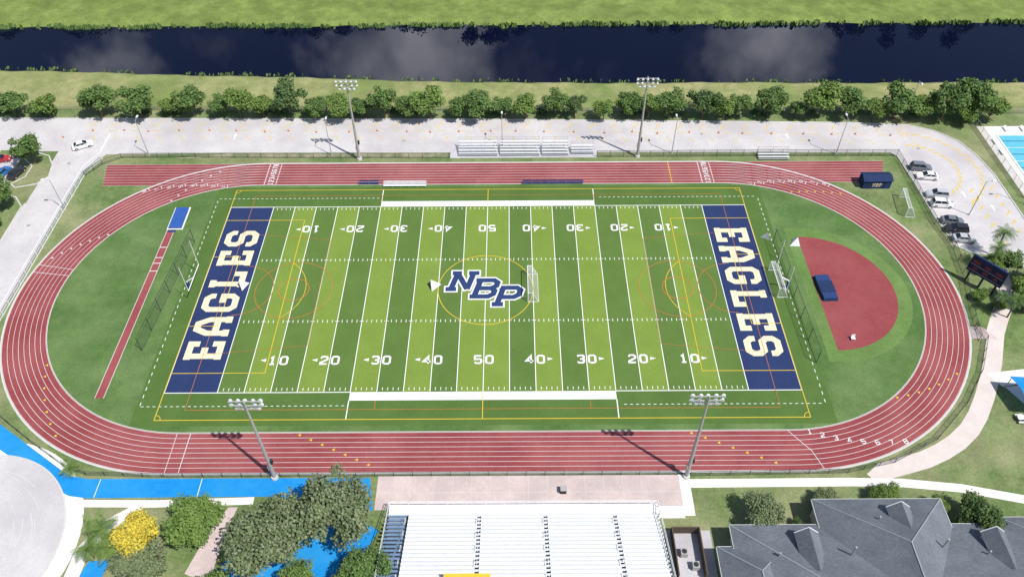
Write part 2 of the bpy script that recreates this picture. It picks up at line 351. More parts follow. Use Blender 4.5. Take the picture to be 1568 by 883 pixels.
b.line([(50.4,-32.6),(53.4,-36.5),(54.6,-40.0)],0.10,0.056,'tline'); b.rect(-48.1,-47.99,-40.1,-32.6,0.05,'tline'); b.rect(-50.3,-50.22,-40.1,-32.6,0.05,'tline')
radial(-1,169,0.1); radial(-1,172,0.1)
def tri(x,y,k,s=0.25,a=0):
    p=[(x+s*1.3*math.cos(a+t),y+s*1.3*math.sin(a+t)) for t in (0,2.2,-2.2)]; b.poly(p,0.058,k)
for i in range(7):
    rr=RI+lane*(i+0.5)
    q=onc(-1,213+i*4.2,rr); tri(*q,'yellow',a=-0.8); q=onc(1,-52+i*3.2,rr); tri(*q,'yellow',a=0.6)
    tri(-30+2.0*i,YC-rr,'yellow',a=3.14); tri(34.5+2.1*i,YC-rr,'yellow',a=3.14)
    q=onc(-1,124-i*3.1,rr); tri(*q,'tline',a=0.6); q=onc(1,62-i*2.4,rr); tri(*q,'yellow',a=2.4)
    q=onc(-1,150+i*2.6,rr); tri(*q,'tline',a=1.4)
b.obj('lane_lines',T)
b=MB(); b.line(stad(RI-0.08),0.12,0.06,'kerb',True); b.line(stad(RO+0.15),0.3,0.03,'kerb',True); b.obj('track_edge',T)

J=empty('jump_runway'); b=MB(); b.rect(-66.4,-65.0,-25.4,17.4,0.030,'track'); b.rect(-66.5,-66.4,-25.4,17.4,0.034,'tline'); b.rect(-65.0,-64.9,-25.4,17.4,0.034,'tline')
for y in (12,9,7.4,5.2): b.rect(-66.4,-65,y,y+.2,.04,'tline')
b.obj('runway_surface',J); b=MB(); b.box((-65.0,20.9,0.2),(2.7,6.4,0.34),'bluec',rot=0.02); b.box((-65.0,20.9,0.06),(3.3,7.0,0.1),'conc',rot=0.02); b.rect(-66.2,-64.6,16.6,17.8,0.06,'bluem'); b.obj('sandpit_cover',J)
D=empty('throwing_area'); b=MB(); b.poly(arc(63.6,-0.7,17.6,-97,97,40),0.016,'infield2'); b.obj('grass_apron',D)
b=MB(); b.poly(arc(63.6,-0.7,15.0,-90,90,48),0.026,'dz'); b.obj('red_surface',D)

# ------------------------------------------------------------ roads
R=empty('road'); b=MB()
b.poly([(-300,44.6),(-99.5,44.6),(-99.5,-1),(-90.9,-1),(-90.9,37),(-88.0,43.4),(-60,43.8),(92,42.6),(93.2,41),(93.8,31),(94.1,20),(95.0,11.5),(97.5,9.3),(103,8.4),(108,3),(113,-6),(130,-6),(112.6,12),(112.4,34),(111.3,41),(109.2,46.6),(105.2,50.6),(100,53),(86,54.2),(-0,56.3),(-118,57.8),(-300,60)],0.012,'road')
b.obj('road_surface',R)
b=MB()
b.rect(-99.5,-90.9,-60,-1,0.012,'road'); b.rect(-140,-107,20,44.6,0.016,'lot')
b.poly([(-72,41.7),(-60,43.4),(-9.5,43.2),(-9.5,41.5),(-40,41.6)],0.008,'sand'); b.poly([(-150,60.2),(-150,62.5),(110,57.5),(110,54.5),(86,54.6),(0,56.6),(-118,58.2)],0.008,'ground'); b.obj('side_lot',R)
b=MB()
def kerb(pts,w=0.18,h=0.13,k='kerb',cl=False):
    n=len(pts)
    for i in range(n if cl else n-1):
        a=pts[i];c=pts[(i+1)%n]; l=math.hypot(c[0]-a[0],c[1]-a[1])
        if l<1e-3: continue
        b.box(((a[0]+c[0])/2,(a[1]+c[1])/2,h/2),(l+0.02,w,h),k,rot=math.atan2(c[1]-a[1],c[0]-a[0]))
kerb([(-300,60.05),(-118,57.9),(0,56.4),(86,54.3),(100,53.1),(105.3,50.7),(109.3,46.7),(111.4,41),(112.5,34),(112.7,12)],0.25)
kerb([(-99.6,26),(-99.6,-60)]); kerb([(95,11.4),(97.5,9.2),(103,8.3),(108,2.9)]); kerb([(-88,43.3),(-60,43.7),(-9.5,43.4)]); kerb([(25,43.3),(92,42.5),(93.1,41),(93.7,31),(94,20),(95,11.4)])
b.obj('kerbs',R)
b=MB(); z=0.020
x=-96
while x<100:
    yy=np.interp(x,[-118,0,86,100],[54.4,53.3,51.2,50]); b.line([(x,yy-.4),(x+1.5,yy+2.1)],0.20,z,'yellow'); b.line([(x+2.2,yy-3.6),(x+3.4,yy-5.4)],0.16,z,'yellow')
    b.line([(x,yy-1.6),(x+2.4,yy-1.6)],0.15,z,'yellow'); x+=5.2
for i in range(15):
    a=math.radians(84-i*9.5); cx,cy=95.5,36.0
    for r0 in (9.0,13.6): b.line([(cx+r0*math.cos(a),cy+r0*math.sin(a)),(cx+(r0+0.9)*math.cos(a-.14),cy+(r0+0.9)*math.sin(a-.14))],0.32,z,'yellow')
for i in range(8): b.line([(104.5,28-i*2.8),(105.8,29.4-i*2.8)],0.28,z,'yellow'); b.line([(109.5,29-i*2.8),(110.5,30.4-i*2.8)],0.28,z,'yellow')
for y in (38,35,31.8,28.8,25.6,22.6,20,17.2,14.3,11.6): b.line([(94.2,y+.3),(99.2,y-.5)],0.12,z,'white')
for (ax,ay) in ((103,27.5),(107.5,23.0),(70,49),(-60,50)):
    b.rect(ax-.12,ax+.12,ay-1,ay+.3,z,'white'); b.poly([(ax-.5,ay+.3),(ax+.5,ay+.3),(ax,ay+1.1)],z,'white')
b.rect(-90,-89.7,44.5,51,z,'white'); b.obj('road_markings',R)
b=MB()
for i in range(60):
    x=random.uniform(-118,108); y=random.uniform(45,53); pts=[(x,y)]; a=random.choice([0,1.57])+random.gauss(0,.35)
    if x>95 and y<46: continue
    for j in range(random.randint(2,5)): a+=random.gauss(0,.35); pts.append((pts[-1][0]+1.1*math.cos(a),pts[-1][1]+.8*math.sin(a)))
    b.line(pts,random.uniform(.03,.06),0.0165,'alud')
for x,y in ((-95.4,40),(-96,19),(-20,48),(50,50),(99,44)): b.poly(arc(x,y,.42,0,360,12)[:-1],0.0165,'alud')
b.obj('cracks_and_manholes',R)
def island(name,pts,z=0.12,k='ground'):
    global b
    e=empty(name); b=MB(); b.poly(pts,z,k); b.obj('grass_top',e); b=MB(); kerb(pts,0.25,0.15,'kerb',True); b.obj('kerb_edge',e)
isl=[(-113,45.1),(-105.5,44.6),(-101,42.8),(-98.9,39.5),(-98.1,35.2),(-99.8,32.6),(-104,31.4),(-105.4,32.6),(-103.3,35.2),(-103.3,39),(-106,41.6),(-113,43.6)]
island('grass_island',isl)
island('grass_verge',[(-107,29.0),(-102.5,28.2),(-99.9,25),(-99.7,14),(-99.9,6),(-125,6),(-125,29)])

P=empty('concrete_path'); b=MB()
def path(pts,w,z,k): b.line(pts,w,z,k)
path([(101.5,6.0),(99.6,-2),(97.8,-5.2),(95.6,-8.4),(93.6,-11.5),(91.9,-15),(90.2,-18.5),(88.0,-22.3),(85.7,-26),(83.0,-29.8),(80.5,-32.6),(77.5,-35),(74.4,-36.8),(71,-38.3),(67.5,-39.3),(64.2,-40.2),(61.9,-42.0)],3.0,0.016,'pathc')
path([(31.2,-42.3),(58,-42.2),(66,-42.4),(75,-43.4),(84,-45.4),(96,-47.6)],1.5,0.024,'conc')
b.poly([(86.2,-10.3),(91.5,-10.2),(93.5,-13.4),(86.0,-13.0)],0.022,'pink'); b.poly([(88,-21.0),(100,-19.5),(100,-22.2),(89.6,-23.9)],0.022,'conc')
b.poly([(88.5,-28.5),(99,-20),(110,-20),(110,-48),(93,-40)],0.008,'ground')
b.poly([(90,-24),(104,-22.2),(104,-36),(96,-32),(92,-28)],0.014,'conc')
b.rect(31.2,32.8,-47.8,-40.7,0.026,'conc'); b.rect(27.2,31.2,-48.2,-46.2,0.030,'conc')
b.obj('path_surface',P)
P2=empty('stadium_plaza'); b=MB(); b.rect(-16.2,31.2,-46.6,-40.75,0.014,'pink')
b.obj('paving',P2); b=MB()
for i in range(1,16): b.rect(-16.2+i*2.96-.03,-16.2+i*2.96+.03,-46.6,-40.75,0.020,'kerb')
b.rect(-16.2,31.2,-43.7,-43.63,0.026,'kerb'); b.obj('joints',P2)
b=MB(); b.box((12.9,-43.6,0.5),(0.9,0.9,0.9),'dark'); b.box((12.9,-43.6,1.0),(1.0,1.0,0.12),'pole'); b.obj('trash_bin')
B=empty('blue_path'); b=MB()
b.poly([(-95,-21),(-80.3,-30.6),(-66.9,-39.3),(-64.5,-40.5),(-62,-40.95),(-34.7,-41.0),(-17.5,-41.0),(-16.4,-46.5),(-19,-48),(-26,-44.6),(-34,-44.2),(-61.3,-44.3),(-64,-43.9),(-66,-42.9),(-78.1,-35.6),(-95,-26)],0.018,'bluep')
b.poly([(-40,-60),(-37,-54.5),(-30,-52.5),(-26,-47),(-19,-47.6),(-15.2,-50),(-17,-54),(-21,-60)],0.022,'bluep'); b.poly([(-57,-54.6),(-53.8,-54.2),(-54.5,-58),(-58,-58)],0.022,'bluep')
b.poly([(-42.5,-56.5),(-40.5,-49.5),(-38.6,-46.0),(-37.2,-46.0),(-38.0,-50),(-38.6,-58)],0.026,'pink')
for x in (-60,-44): b.rect(x,x+.1,-44.2,-41,0.03,'white')
b.obj('path_surface',B)
Cc=empty('cul_de_sac_road'); b=MB(); b.poly(arc(-78,-52.3,18.3,0,360,60)[:-1],0.010,'conc'); b.obj('sidewalk',Cc)
b=MB(); b.poly(arc(-78,-52.3,15.6,0,360,60)[:-1],0.020,'road'); b.obj('road_surface',Cc)
b=MB(); kerb(arc(-78,-52.3,15.7,0,360,60)[:-1],0.22,0.12,'kerb',True); b.obj('kerb_edge',Cc)
b=MB()
for i in range(26):
    r_=random.uniform(5,13.5); a0=random.uniform(-60,60); b.line(arc(-78+random.uniform(-1,1),-52.3+random.uniform(-1,1),r_,a0,a0+random.uniform(10,40),8),random.uniform(.06,.14),0.026+i*.0004,'alu')
b.obj('tyre_marks',Cc)
b=MB(); b.line([(-63,-45.2),(-50,-45.35),(-35,-44.9)],1.25,0.028,'conc'); b.line([(-52,-46),(-56,-48.8),(-58.5,-53),(-58.8,-60)],2.2,0.033,'conc'); b.obj('sidewalk')

# ------------------------------------------------------------ fences
def fence(name,pts,h=1.3,post='dark',fab='chain',sp=3.0,rail=0.035,pr=0.05):
    e=empty(name); b=MB(); f=MB()
    for i in range(len(pts)-1):
        a=Vector((*pts[i],0));c=Vector((*pts[i+1],0)); L=(c-a).length; n=max(1,round(L/sp))
        for j in range(n+(1 if i==len(pts)-2 else 0)):
            q=a.lerp(c,j/n); b.cyl(q,q+Vector((0,0,h+.06)),pr,pr,post,5)
        b.cyl(a+Vector((0,0,h)),c+Vector((0,0,h)),rail,rail,post,4); b.cyl(a+Vector((0,0,.08)),c+Vector((0,0,.08)),rail*.7,rail*.7,post,4)
        f.face([a+Vector((0,0,.09)),c+Vector((0,0,.09)),c+Vector((0,0,h)),a+Vector((0,0,h))],fab)
    b.obj('posts_and_rails',e); f.obj('mesh_panels',e); return e
fence('chainlink_fence',[(-8.9,41.3),(-40,41.5),(-73,42),(-84,41.9),(-87.5,39.5),(-90,35.5)])
fence('chainlink_fence',[(24.6,41.3),(61,41.4),(93,41.2),(93.2,31),(93.2,18),(94.2,10.4),(93.4,3.5),(91,-6),(89.6,-13.6)],1.8)
fence('chainlink_fence',[(90.3,-10.2),(91.0,-13.5),(89.6,-16.2),(87,-21),(82,-27.5),(74.5,-34.5),(66,-38.8),(58,-40.6),(33,-41.0)],1.3)
fence('chainlink_fence',[(31,-40.75),(-34.6,-40.75),(-50,-40.75)],1.2)
fence('chainlink_fence',[(-50.3,-40.75),(-62.5,-40.3),(-66.5,-38.8),(-74,-34),(-84,-27),(-92,-21)],1.2)
fence('white_fence',[(-88.3,41.5),(-90.3,36.2),(-90.4,-30)],1.8,'aluw','netw',2.6,0.10,0.07)
fence('pool_fence',[(115.4,55),(115.6,26),(140,22)],2.0,'pole','chain')
fence('canal_fence',[(-130,61.6),(0,60.0),(95,58.4),(150,57)],1.2,'pole','chain',4)
for (y0,y1,x0,x1) in ((-14.9,13.7,-61.6,-59.8),(-18.5,12.9,58.9,58.4)):
    fence('ball_stop_net',[(x0,y0),(x0*.5+x1*.5,(y0+y1)/2),(x1,y1)],3.4,'dark','net',5.5,0.04,0.06)
# ------------------------------------------------------------ light towers
def tower(loc,h,face):
    e=empty('stadium_light_tower',loc); b=MB()
    b.cyl((0,0,0),(0,0,h*.5),0.34,0.24,'pole',10); b.cyl((0,0,h*.5),(0,0,h+.3),0.24,0.13,'pole',10); b.cyl((0,0,0),(0,0,.5),0.6,0.55,'kerb',10)
    b.box((0.32,0.1,4.6),(0.5,0.5,0.9),'dark'); b.box((-0.28,0,3),(0.3,0.4,1.0),'pole'); b.obj('pole',e)
    b=MB(); f=MB()
    for zi,(z,n,w) in enumerate(((h,5,4.6),(h-0.95,5,4.6),(h-1.75,4,3.4))):
        b.box((0,face*.2,z),(w,0.14,0.14),'pole')
        for i in range(n):
            x=-w/2+.15+(w-.3)*i/(n-1)
            if abs(x)<.1 and zi==1: continue
            a=Vector((x,face*.25,z-0.05)); d=Vector((random.uniform(-.25,.25),face*0.8,-0.62)).normalized()
            f.cyl(a,a+d*0.28,0.14,0.33,'fix',9,False); f.cyl(a+d*0.27,a+d*.3,0.33,0.33,'fix',9); f.cyl(a-d*.2,a,0.12,0.14,'pole',6)
    for s in (-1,1): b.cyl((s*1.1,face*.2,h-1.8),(s*1.1,face*.2,h+.05),0.05,0.05,'pole',5)
    b.obj('crossarms',e); f.obj('floodlights',e)
tower((-29.5,41.0,0),20.5,-1); tower((33.9,41.5,0),20.4,-1); tower((-32.5,-40.9,0),20.1,1); tower((32.4,-41.1,0),21.0,1)
def lamp(loc,h,dx,dy):
    b=MB(); b.cyl((0,0,0),(0,0,h),0.11,0.06,'pole',7); b.cyl((0,0,0),(0,0,.35),0.24,0.22,'kerb',8)
    b.cyl((0,0,h-.1),(dx,dy,h+.15),0.05,0.04,'pole',5); b.box((dx*1.15,dy*1.15,h+.15),(0.8 if abs(dx)>abs(dy) else .4,.4 if abs(dx)>abs(dy) else .8,0.18),'fix',taper=.8); b.obj('street_lamp',None,loc)
for l in ((-78.2,43.1,9.3),(-36.1,42.6,9),(3,45.8,8),(41.9,42.6,9.2),(79.4,42.0,9.6)): lamp((l[0],l[1],0),l[2],0,1.3)
lamp((-93.5+3.3,24,0),8,-1.2,0); lamp((115,24,0),9,-1.4,0); lamp((101.5,20.8,0),9,1.2,0); lamp((101,58,0),9,0,-1.2)
# ------------------------------------------------------------ far bleachers
def bleacher(x0,x1,y0,rows,name='bleacher',k='alu'):
    e=empty(name,(x0,y0,0)); b=MB(); w=x1-x0
    for i in range(rows):
        y=i*0.72; z=0.35+i*0.3
        b.box((w/2,y,z),(w,0.26,0.06),'alud'); b.box((w/2,y+.36,z+.28),(w,0.27,0.05),k)
    b.obj('seats',e); b=MB()
    for j in range(max(2,int(w/2.4))+1):
        x=.1+(w-.2)*j/max(2,int(w/2.4)); b.cyl((x,0,0),(x,rows*.72,.3+rows*.3),.05,.05,'pole',4); b.cyl((x,rows*.72,0),(x,rows*.72,1.3+rows*.3),.04,.04,'pole',4); b.cyl((x,0,.05),(x,rows*.72,.05),.04,.04,'pole',4)
    for dz in (.7,1.2): b.cyl((0,rows*.72,rows*.3+dz),(w,rows*.72,rows*.3+dz),.035,.035,'pole',4)
    b.obj('frame',e)
b=MB(); b.box((7.9,43.3,.02),(33.6,4.2,.08),'lot'); b.obj('bleacher_pad')
for x0,x1 in ((-7.0,2.0),(2.5,11.6),(12.1,18.2)): bleacher(x0,x1,41.9,5,k='aluw')
bleacher(18.8,24.0,42.4,3,k='aluw')
bleacher(61.2,68.2,39.9,3,'timing_stand','aluw')
def bench(x0,x1,y,k,name='team_bench'):
    b=MB(); w=x1-x0; b.box((w/2,0,.46),(w,.42,.06),k); b.box((w/2,.26,.8),(w,.06,.34),k)
    for j in range(int(w/1.8)+1):
        x=.15+(w-.3)*j/max(1,int(w/1.8)); b.box((x,0,.22),(.08,.4,.44),'pole'); b.box((x,.24,.5),(.06,.06,.7),'pole')
    b.obj(name,None,(x0,y,0))
bench(-23,-13.6,31.7,'aluw'); bench(-23,-13.6,31.0,'aluw'); bench(-28.5,-24,31.9,'bluem'); bench(7.5,20.9,31.8,'bluem')
# ------------------------------------------------------------ goals
def sgoal(loc,rot,w=7.3,h=2.44,d=2.0,name='soccer_goal'):
    e=empty(name,loc); e.rotation_euler=(0,0,rot); b=MB()
    for s in (-1,1):
        y=s*w/2; b.cyl((0,y,0),(0,y,h),.08,.08,'aluw',6); b.cyl((0,y,h),(d*.4,y,h),.05,.05,'aluw',5); b.cyl((d*.4,y,h),(d,y,0.05),.05,.05,'aluw',5); b.cyl((0,y,.05),(d,y,.05),.05,.05,'aluw',5)
    b.cyl((0,-w/2,h),(0,w/2,h),.08,.08,'aluw',6); b.cyl((d,-w/2,.05),(d,w/2,.05),.05,.05,'aluw',5); b.obj('frame',e)
    f=MB(); f.face([(0.02,-w/2,h),(0.02,w/2,h),(d*.4,w/2,h),(d*.4,-w/2,h)],'netw'); f.face([(d*.4,-w/2,h),(d*.4,w/2,h),(d,w/2,.06),(d,-w/2,.06)],'netw')
    for s in (-1,1): f.face([(0,s*w/2,.06),(d,s*w/2,.06),(d*.4,s*w/2,h),(0,s*w/2,h)],'netw')
    f.obj('net',e)
sgoal((8.1,0.2,0),0); sgoal((55.6,1.0,0),0); sgoal((88.3,23.5,0),-.15,6.5)
def fgoal(loc,s):
    b=MB(); b.cyl((s*1.6,0,0),(s*1.6,0,2.0),.14,.14,'aluw',8); b.cyl((s*1.6,0,2.0),(0,0,3.05),.12,.12,'aluw',8); b.cyl((0,-3.55,3.05),(0,3.55,3.05),.09,.09,'aluw',6)
    for t in (-1,1): b.cyl((0,t*3.55,3.05),(0,t*3.55,9.2),.06,.05,'aluw',6)
    b.cyl((s*1.6,0,0),(s*1.6,0,1.8),.28,.28,'bluem',8); b.obj('football_goalpost',None,loc)
fgoal((-55.6,0.5,0),-1); fgoal((56.4,-0.2,0),1)
def popup(loc,rot,s=1.0):
    b=MB(); A=(0,-1.1*s,0);B_=(0,1.1*s,0);C_=(.1,0.1,1.5*s);D_=(1.7*s,.2,0.02)
    b.face([A,B_,C_],'aluw'); b.face([A,C_,D_],'aluw'); b.face([B_,D_,C_],'aluw'); b.cyl(A,C_,.03,.03,'pole',4); b.cyl(B_,C_,.03,.03,'pole',4); o=b.obj('popup_goal',None,loc); o.rotation_euler=(0,0,rot)
popup((-10.6,0.6,0.08),.2,1.2); popup((-47.5,0.8,0.08),.5,1.1); popup((57.0,13.6,0.05),1.0,1.1); popup((63.0,12.5,0.05),3.6,1.1)
b=MB(); b.box((0,0,.42),(2.7,6.2,.72),'bluem',rot=.04); b.box((0,0,.80),(2.9,3.0,.06),'shedroof',rot=.04); b.box((0,0,.04),(3.0,6.5,.05),'dark',rot=.04); b.obj('landing_mat_cover',None,(65.4,-0.5,0))
b=MB(); b.box((0,0,.45),(.7,.6,.06),'aluw'); b.box((0,.3,.8),(.7,.05,.6),'aluw')
for x in(-.3,.3):
    for y in(-.25,.25): b.cyl((x,y,0),(x,y,.45),.03,.03,'aluw',4)
b.obj('white_chair',None,(66.9,-13.2,.02))
S=empty('equipment_shed',(84.6,31.0,0)); b=MB(); b.box((0,0,1.1),(6.0,2.9,2.2),'shedroof'); b.obj('walls',S)
b=MB(); b.face([(-3.2,-1.7,2.15),(3.2,-1.7,2.15),(3.2,0,2.75),(-3.2,0,2.75)],'shedroof'); b.face([(3.2,1.7,2.15),(-3.2,1.7,2.15),(-3.2,0,2.75),(3.2,0,2.75)],'shedroof'); b.obj('roof',S)
b=MB()
for i,ch in enumerate('NBP'):
    for pl in GL[ch]:
        pts=[(-1.0+i*.7+x*.5,.65+y/1.4*.75) for x,y in pl]
        for (p,q) in zip(pts,pts[1:]): b.cyl((p[0],-1.47,p[1]),(q[0],-1.47,q[1]),.06,.06,'gold',4)
b.box((2.3,-1.46,.95),(.9,.05,1.9),'bluem'); b.obj('sign_and_door',S)
Sb=empty('scoreboard',(94.9,-0.2,0)); Sb.rotation_euler=(0,0,math.atan2(-5.3,4.2)); b=MB()
b.box((0,0,4.2),(6.8,.5,3.4),'score'); b.box((0,0,6.15),(6.8,.45,.5),'shedroof'); b.obj('board',Sb); b=MB()
for x in (-2.6,0,2.6): b.box((x,.1,1.25),(.35,.35,2.5),'dark')
b.obj('posts',Sb); b=MB()
for (x,z,w_) in ((-2.2,5.1,1.4),(2.2,5.1,1.4),(0,5.1,1.1),(-2.0,3.7,.8),(0,3.7,1.0),(2.0,3.7,.8)): b.box((x,-.27,z),(w_,.04,.55),'redl')
for z in (3.0,4.4): b.box((0,-.27,z),(6.3,.04,.08),'pole')
b.obj('digit_panels',Sb)
# ------------------------------------------------------------ pool
Pl=empty('swimming_pool'); b=MB(); b.rect(115.8,160,24,52.5,.02,'conc'); b.obj('deck',Pl); b=MB(); b.rect(119.2,160,29.0,48.8,.05,'pool'); b.obj('water',Pl)
b=MB()
for i in range(1,8): b.cyl((119.3,29+i*2.5,.1),(160,29+i*2.5,.1),.06,.06,'bluem' if i%2 else 'aluw',4)
b.obj('lane_ropes',Pl); b=MB(); kerb([(119.1,48.9),(160,48.9)],.4,.14,'white'); kerb([(119.1,48.9),(119.1,28.9)],.4,.14,'white')
b.obj('coping',Pl)
for x,y in ((117.4,46),(117.4,42),(122,51),(126,51)):
    q=MB(); q.box((0,0,.3),(.6,1.7,.08),'aluw'); q.box((0,.8,.55),(.6,.08,.5),'aluw')
    for sx in (-.25,.25):
        for sy in (-.7,.7): q.cyl((sx,sy,0),(sx,sy,.3),.03,.03,'aluw',4)
    q.obj('pool_lounger',None,(x,y,.02))
# ------------------------------------------------------------ cars
def car(loc,rot,k,suv=False):
    e=MB(); L=[(-2.32,.74,.78),(-2.15,.86,.98),(-1.2,.91,1.02),(.8,.91,1.0),(1.8,.88,.86),(2.25,.78,.70),(2.36,.62,.6)]
    if suv: L=[(x,w,z+.12) for x,w,z in L]
    rings=[]
    for x,w,z in L: rings.append([(x,-w,.28),(x,-w*1.0,z*.72),(x,-w*.9,z),(x,w*.9,z),(x,w,z*.72),(x,w,.28)])
    for a,c in zip(rings,rings[1:]):
        for i in range(6): j=(i+1)%6; e.face([a[i],c[i],c[j],a[j]],k)
    e.face(rings[0],k); e.face(rings[-1][::-1],k)
    zb=1.0+(.12 if suv else 0); zt=1.72 if suv else 1.44
    if suv: bx=(-2.1,1.05);tx=(-1.85,.3)
    else: bx=(-1.75,1.05);tx=(-1.05,.25)
    B_=[(bx[0],-.8,zb),(bx[1],-.8,zb),(bx[1],.8,zb),(bx[0],.8,zb)];T_=[(tx[0],-.64,zt),(tx[1],-.64,zt),(tx[1],.64,zt),(tx[0],.64,zt)]
    for i in range(4): j=(i+1)%4; e.face([B_[i],B_[j],T_[j],T_[i]],'glass')
    e.box(((tx[0]+tx[1])/2,0,zt+.02),(tx[1]-tx[0]+.06,1.32,.06),k)
    for p,q in list(zip(B_,T_)): e.cyl(p,q,.05,.05,k,4)
    for s in (-1,1):
        e.cyl(((bx[0]+bx[1])/2,s*.8,zb),((tx[0]+tx[1])/2,s*.64,zt),.04,.04,k,4); e.box((.75,s*1.0,1.05),(.18,.2,.14),k)
        for x in (-1.45,1.42):
            e.cyl((x,s*.72,.33),(x,s*.93,.33),.33,.33,'tire',12); e.cyl((x,s*.93,.33),(x,s*.945,.33),.2,.2,'pole',8)
        e.box((2.22,s*.55,.66),(.18,.34,.14),'aluw'); e.box((-2.28,s*.6,.82),(.1,.3,.16),'redl')
    o=e.obj('parked_car',None,loc); o.rotation_euler=(0,0,rot); return o
car((-94.4,46.2,.02),math.radians(28),'car_white'); car((-108.6,36,.02),math.radians(75),'car_blue'); car((-111.3,41,.02),.2,'car_red'); car((-112.2,36.8,.02),1.3,'car_white'); car((-105.4,36.0,.02),math.radians(75),'car_black')
for (x,y,k,s,rv) in ((96.6,36.3,'car_grey',1,0),(97.0,33.2,'car_white',0,1),(96.8,26.9,'car_silver',1,1),(96.8,23.8,'car_white',1,0),(96.9,18.4,'car_grey',0,0),(96.7,15.7,'car_black',1,1),(97.2,12.9,'car_silver',0,0)):
    car((x,y,.02),math.radians(-8+180*rv+random.uniform(-2,2)),k,bool(s))
q=MB(); q.box((0,0,.04),(.4,.4,.06),'cone'); q.cyl((0,0,.06),(0,0,.75),.15,.04,'cone',8); q.cyl((0,0,.38),(0,0,.5),.11,.085,'white',8)
cm=q.obj('traffic_cone',None,(-100.5,50,.02))
for x in np.arange(-94,98,6.7):
    y=float(np.interp(x,[-118,0,86,100],[52.6,51.4,49.6,48.5]))+random.uniform(-.4,.4); inst(cm,'traffic_cone',(x+random.uniform(-.8,.8),y,.02))

# ------------------------------------------------------------ grandstand
G=empty('grandstand'); x0,x1=-13.7,27.0; rows=18; b=MB(); b2=MB()
b.box(((x0+x1)/2,-47.3,1.25),(x1-x0,1.7,.12),'aluw')
secs=[(-10.6,-0.3),(0.3,9.6),(10.2,20.0),(20.6,26.6)]
for i in range(rows):
    y=-48.4-i*.74; z=1.5+i*.29
    b2.box(((x0+3+x1)/2,y,z-.05),(x1-x0-3.2,.36,.05),'alu')
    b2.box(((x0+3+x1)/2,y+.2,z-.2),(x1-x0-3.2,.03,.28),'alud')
    for a,c in secs: b.box(((a+c)/2,y-.34,z+.22),(c-a,.34,.06),'aluw')
b.obj('seat_planks',G); b2.obj('deck_treads',G); b=MB()
for i in range(rows): b.box((x0+1.4,-48.4-i*.74,1.4+i*.29),(2.8,.34,.08),'blued')
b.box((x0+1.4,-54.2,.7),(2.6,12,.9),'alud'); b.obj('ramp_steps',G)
b=MB()
for x in np.linspace(x0,x1,15):
    b.cyl((x,-46.45,0),(x,-46.45,2.3),.05,.05,'aluw',5); b.cyl((x,-48.2,0),(x,-48.2,1.3),.06,.06,'pole',5)
for z in (1.7,2.0,2.3): b.cyl((x0,-46.45,z),(x1,-46.45,z),.04,.04,'aluw',4)
for x in (x0,x1): 
    b.cyl((x,-46.5,2.3),(x,-61.6,7.4),.05,.05,'aluw',4); b.cyl((x,-46.5,1.7),(x,-61.6,6.8),.04,.04,'aluw',4)
    for j in range(11): yy=-47-j*1.4; b.cyl((x,yy,0),(x,yy,2.4+j*.48),.05,.05,'pole',4)
for xa in (0.0,9.9,20.3,-10.9):
    for j in range(5): yy=-49.5-j*2.6; zz=2+j*1.02; b.cyl((xa,yy,zz-.3),(xa,yy,zz+.9),.04,.04,'aluw',4); b.cyl((xa,yy,zz+.9),(xa,yy-1.2,zz+1.35),.04,.04,'aluw',4)
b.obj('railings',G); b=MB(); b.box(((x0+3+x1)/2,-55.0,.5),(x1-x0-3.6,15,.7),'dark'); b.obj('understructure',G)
b=MB(); b.box((-1.2,-61.0,6.6),(6,1.6,1.6),'yellow'); b.box((-1.2,-61,7.47),(6.3,1.9,.12),'yellow'); b.box((-1.2,-60.17,6.7),(5.2,.05,.7),'glass'); b.obj('press_box',G)
# ------------------------------------------------------------ building with hip roofs
H=empty('school_building'); b=MB(); w=MB()
def hip(x0,x1,y0,y1,ze,zr,ov=.6):
    w.box(((x0+x1)/2,(y0+y1)/2,ze/2),(x1-x0-2*ov,y1-y0-2*ov,ze),'wall')
    W_,D_=x1-x0,y1-y0; z=ze
    if W_>=D_: r0=(x0+D_/2,(y0+y1)/2,zr);r1=(x1-D_/2,(y0+y1)/2,zr)
    else: r0=((x0+x1)/2,y0+W_/2,zr);r1=((x0+x1)/2,y1-W_/2,zr)
    A=(x0,y0,z);B_=(x1,y0,z);C_=(x1,y1,z);D2=(x0,y1,z)
    if W_>=D_:
        b.face([A,B_,r1,r0],'roof');b.face([C_,D2,r0,r1],'roof');b.face([B_,C_,r1],'roof');b.face([D2,A,r0],'roof')
        hl=[(A,r0),(D2,r0),(B_,r1),(C_,r1),(r0,r1)]
    else:
        b.face([B_,C_,r1,r0],'roof');b.face([D2,A,r0,r1],'roof');b.face([A,B_,r0],'roof');b.face([C_,D2,r1],'roof')
        hl=[(A,r0),(B_,r0),(C_,r1),(D2,r1),(r0,r1)]
    for p,q in hl: w.cyl(p,q,.1,.1,'alud',4)
    for p,q in ((A,B_),(B_,C_),(C_,D2),(D2,A)): w.cyl((p[0],p[1],p[2]-.1),(q[0],q[1],q[2]-.1),.12,.12,'kerb',4)
hip(36.6,95,-76,-51.2,3.6,8.6); hip(49.5,68.7,-72,-47.3,3.9,9.6); hip(76,92,-70,-50.3,3.8,8.0)
hip(34.2,44,-66,-54.4,3.3,6.2)
